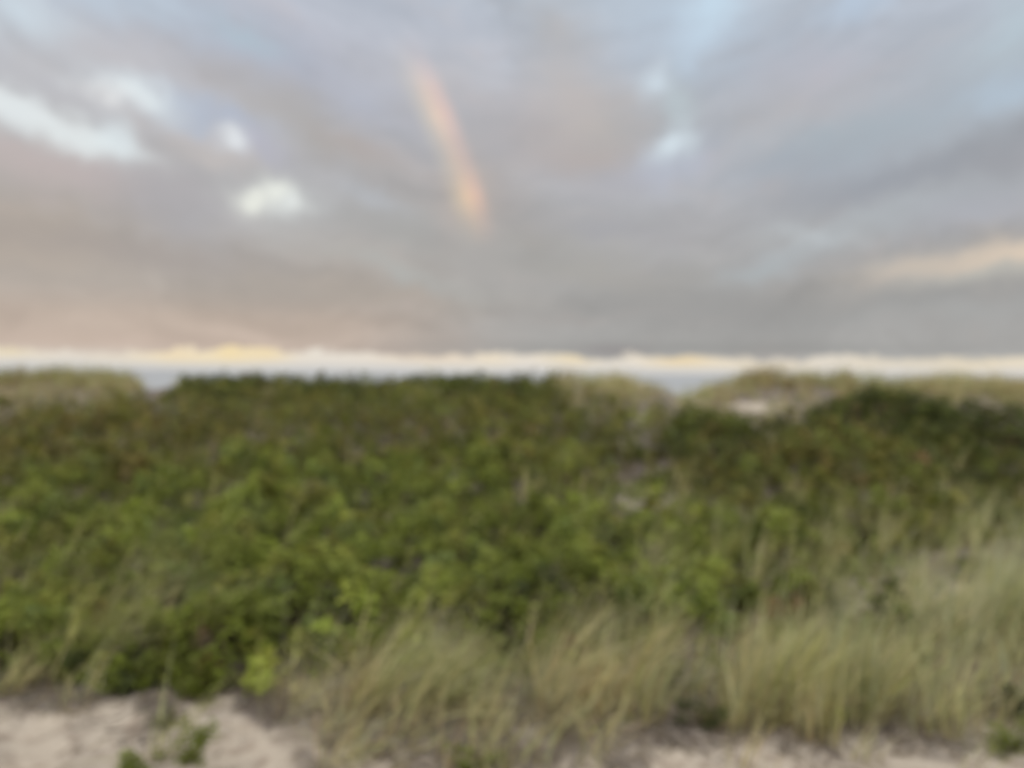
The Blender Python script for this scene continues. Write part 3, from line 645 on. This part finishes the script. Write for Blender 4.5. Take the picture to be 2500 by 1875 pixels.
FEAT = [  # px, py, rx, ry, tilt (deg, down to the right), colour, strength
    (40, 25, 70, 50, 0, (210, 224, 234), .75), (330, 10, 130, 50, 5, (196, 212, 226), .6),
    (0, 240, 75, 24, 33, (228, 234, 236), .9), (95, 300, 85, 23, 33, (232, 237, 238), .9), (210, 350, 70, 19, 12, (228, 234, 235), .95), (262, 352, 30, 28, 0, (224, 234, 238), .6),
    (315, 246, 68, 24, 8, (224, 233, 237), .85), (255, 252, 40, 20, 0, (234, 234, 234), .6), (200, 210, 120, 40, 20, (200, 200, 205), .4),
    (480, 285, 110, 26, 8, (176, 188, 208), .7), (560, 345, 28, 15, 15, (226, 230, 234), .75), (520, 380, 90, 34, 0, (204, 196, 192), .5), (640, 370, 70, 24, 25, (182, 184, 200), .5),
    (628, 492, 32, 20, 0, (234, 236, 228), 1.0), (688, 470, 34, 19, 15, (234, 237, 230), .85), (722, 505, 26, 18, 0, (226, 230, 228), .85), (680, 490, 95, 55, 0, (196, 200, 202), .5),
    (910, 485, 55, 18, 20, (186, 190, 196), .6), (830, 430, 60, 30, 10, (190, 190, 194), .4),
    (160, 420, 200, 40, 8, (196, 182, 180), .5), (60, 560, 150, 70, 0, (186, 172, 158), .5), (280, 590, 260, 26, 5, (168, 160, 156), .5), (420, 500, 130, 60, 20, (170, 170, 176), .5),
    (760, 330, 180, 45, 24, (172, 168, 164), .55), (900, 370, 80, 30, 10, (180, 170, 166), .5), (620, 120, 330, 70, 15, (176, 184, 204), .45), (600, 90, 60, 30, 25, (178, 196, 208), .5),
    (980, 560, 170, 45, 10, (166, 167, 166), .5), (1000, 670, 170, 22, 14, (180, 181, 178), .6), (900, 720, 260, 26, 3, (178, 168, 158), .5),
    (1390, 300, 170, 75, 8, (194, 181, 178), .42), (1400, 220, 70, 60, 0, (196, 188, 184), .5), (1420, 380, 110, 40, 5, (184, 174, 170), .5), (1390, 90, 70, 50, 0, (184, 180, 178), .5), (1480, 320, 90, 70, 0, (182, 180, 176), .4),
    (1755, 25, 38, 60, 10, (200, 220, 236), .85), (1715, 130, 42, 55, 15, (194, 210, 226), .75), (1605, 212, 30, 26, 0, (206, 218, 228), .85), (1650, 290, 34, 60, -8, (188, 200, 206), .65),
    (1634, 368, 34, 24, -8, (212, 224, 232), 1.0), (1640, 410, 70, 40, 0, (184, 190, 206), .55), (1520, 440, 90, 34, 0, (178, 178, 184), .5), (1680, 80, 160, 90, 20, (184, 200, 216), .5),
    (1980, 200, 110, 60, 0, (190, 188, 198), .45), (2090, 8, 60, 26, 0, (188, 206, 226), .6), (1920, 280, 130, 40, -6, (184, 182, 184), .4),
    (2460, 75, 80, 45, -25, (186, 202, 212), .6), (2490, 200, 70, 32, -25, (184, 202, 218), .6), (2300, 250, 220, 50, -18, (176, 186, 198), .5), (2100, 340, 160, 36, -12, (168, 180, 188), .5),
    (2420, 330, 220, 34, -20, (158, 162, 168), .75), (2480, 375, 90, 40, -10, (158, 160, 166), .6), (2140, 440, 200, 32, -14, (158, 162, 170), .7), (1950, 420, 150, 34, -6, (164, 172, 182), .5),
    (2260, 480, 200, 30, -13, (180, 186, 190), .6), (2400, 500, 120, 40, 0, (178, 182, 192), .5), (1980, 570, 90, 16, 3, (190, 196, 200), .6), (1920, 620, 110, 30, -20, (180, 186, 190), .55), (1840, 665, 60, 16, -10, (176, 184, 188), .5),
    (1520, 560, 150, 34, 4, (166, 166, 172), .5), (2450, 612, 110, 16, -5, (230, 211, 190), .9), (2310, 630, 110, 14, -7, (200, 190, 178), .6), (2420, 655, 110, 16, -8, (190, 190, 182), .5),
    (2100, 735, 330, 36, -3, (158, 158, 157), .55), (1750, 745, 230, 36, 2, (160, 159, 158), .55), (2350, 760, 180, 26, 0, (172, 173, 172), .5), (1500, 670, 220, 30, 3, (172, 169, 164), .5), (1350, 620, 140, 80, 10, (166, 164, 160), .5),
    (1180, 480, 90, 90, 0, (182, 172, 166), .4), (1080, 220, 110, 90, 50, (190, 184, 184), .35),
    (1740, 850, 500, 14, 1, (150, 150, 148), .5), (1500, 858, 60, 14, 3, (152, 148, 148), .8)]
col = base2
wmod = mrange(s2.outputs['Fac'], .3, .7, .7, 1.3)
for px, py, rx, ry, tilt, c, stg in sorted(FEAT + [(2440, 618, 190, 34, -5, (208, 198, 186), .55), (1140, 470, 45, 60, 0, (190, 178, 170), .4)], key=lambda f: -f[2] * f[3]):
    d = pdir(px, py); t = math.radians(tilt); e = 4.
    t1 = pdir(px + e * math.cos(t), py + e * math.sin(t)) - d; t1 = t1 / np.linalg.norm(t1) / (rx / F)
    t2 = pdir(px - e * math.sin(t), py + e * math.cos(t)) - d; t2 = t2 / np.linalg.norm(t2) / (ry / F)
    q = vm('SUBTRACT', DW if py < 800 else D0, tuple(d))
    a = vm('DOT_PRODUCT', q, tuple(t1)); b = vm('DOT_PRODUCT', q, tuple(t2)); g = math_('MULTIPLY', vm('DOT_PRODUCT', q, tuple(d)), 6.)
    s = math_('MULTIPLY_ADD', a, a, math_('MULTIPLY_ADD', b, b, math_('MULTIPLY', g, g)))
    w = math_('MULTIPLY', math_('EXPONENT', math_('MULTIPLY', s, -.68)), math_('MULTIPLY', wmod, stg * 1.15), clamp=True)
    col = mixc(w, col, lin(c))
# cumulus bank low on the horizon
rat = math_('DIVIDE', sx_, math_('MAXIMUM', math_('ABSOLUTE', sy_), .05))
cb = N.new('ShaderNodeCombineXYZ'); L.new(rat, cb.inputs[0]); L.new(math_('MULTIPLY', sz_, 2.), cb.inputs[1]); L.new(sy_, cb.inputs[2])
b1 = noise(cb.outputs[0], 30, 5, .62); b2 = noise(cb.outputs[0], 4, 3)
edge = math_('MULTIPLY_ADD', b1.outputs['Fac'], .028, .0095)
def hump(px, w, h, e):
    d = pdir(px, 880); r0_ = d[0] / d[1]
    q = math_('DIVIDE', math_('SUBTRACT', rat, r0_), w / F)
    return math_('MULTIPLY_ADD', math_('EXPONENT', math_('MULTIPLY', math_('MULTIPLY', q, q), -1.)), .75 * h / F, e)
for px, w, h in ((560, 60, 16), (650, 50, 18), (780, 60, 12), (450, 40, 10), (1235, 40, 14), (1560, 34, 18), (2060, 60, 10), (1480, 50, -14), (1000, 80, -4), (1900, 130, -8), (250, 120, -6)): edge = hump(px, w, h, edge)
dd = math_('SUBTRACT', edge, sz_)
bank = mrange(dd, -.003, .005, smooth=True)
bc = mixc(mrange(b2.outputs['Fac'], .42, .6), lin((234, 226, 214)), lin((244, 228, 196)))
for px, w, c, k in ((560, 50, (246, 224, 176), .8), (650, 60, (244, 222, 176), .7), (430, 50, (240, 218, 180), .5), (30, 60, (232, 216, 180), .7), (230, 120, (222, 212, 200), .7), (1050, 120, (236, 214, 184), .6), (1400, 60, (236, 218, 178), .7), (1660, 70, (236, 214, 172), .8), (1880, 60, (200, 196, 192), .7), (2250, 250, (218, 208, 188), .8)):
    d = pdir(px, 880); q = math_('DIVIDE', math_('SUBTRACT', rat, d[0] / d[1]), w / F)
    bc = mixc(math_('MULTIPLY', math_('MULTIPLY', math_('EXPONENT', math_('MULTIPLY', math_('MULTIPLY', q, q), -1.)), mrange(sz_, .008, .018)), k), bc, lin(c))
bc = mixc(mrange(sz_, .015, .003, 0, .9, True), bc, lin((208, 207, 205)))
col = mixc(math_('MULTIPLY', bank, mrange(sy_, -.1, .2)), col, bc)
# brighter cloud overhead and towards the low sun behind the camera
zen = mrange(sz_, .46, .80, 0, 1, True); rear = mrange(sy_, .35, -.45, 0, 1, True)
br = math_('MAXIMUM', zen, math_('MULTIPLY', rear, mrange(sz_, -.05, .25)))
topc = vm('SCALE', mixc(mrange(s1.outputs['Fac'], .35, .65), (1.02, .98, .95), (.92, .98, 1.06)))
topc.node.inputs['Scale'].default_value = 1.50
col = mixc(br, col, topc)
sky = N.new('ShaderNodeTexSky'); sky.sky_type = 'NISHITA'; sky.sun_disc = False
sky.sun_elevation = sun_el; sky.sun_rotation = math.atan2(SUN[0], SUN[1])
nsk = vm('SCALE', sky.outputs[0]); nsk.node.inputs['Scale'].default_value = .05     # the clear air showing faintly through the cloud
col = mixc(.04, col, nsk)
L.new(col, bg.inputs['Color']); bg.inputs['Strength'].default_value = 1.0

# ------------------------------------------------------------------ sun, low behind the camera through thin cloud
ld = bpy.data.lights.new('sun', 'SUN'); lo = bpy.data.objects.new('sun', ld); COL.objects.link(lo)
from mathutils import Vector
SD = np.array([SUN[0], SUN[1], 0.]); SD /= np.linalg.norm(SD)
e = max(sun_el, math.radians(4)); sd = Vector((SD[0] * math.cos(e), SD[1] * math.cos(e), math.sin(e)))
lo.rotation_euler = sd.to_track_quat('Z', 'Y').to_euler(); lo.location = (4, -6, 6)
ld.energy = .6; ld.angle = math.radians(14); ld.color = (1, .88, .74)

SC.view_settings.view_transform = 'Standard'; SC.view_settings.look = 'None'
SC.view_settings.exposure = 0; SC.view_settings.gamma = 1
SC.cycles.use_denoising = True
world.cycles.sampling_method = 'NONE'
SC.cycles.max_bounces = 4; SC.cycles.diffuse_bounces = 3; SC.cycles.transparent_max_bounces = 8
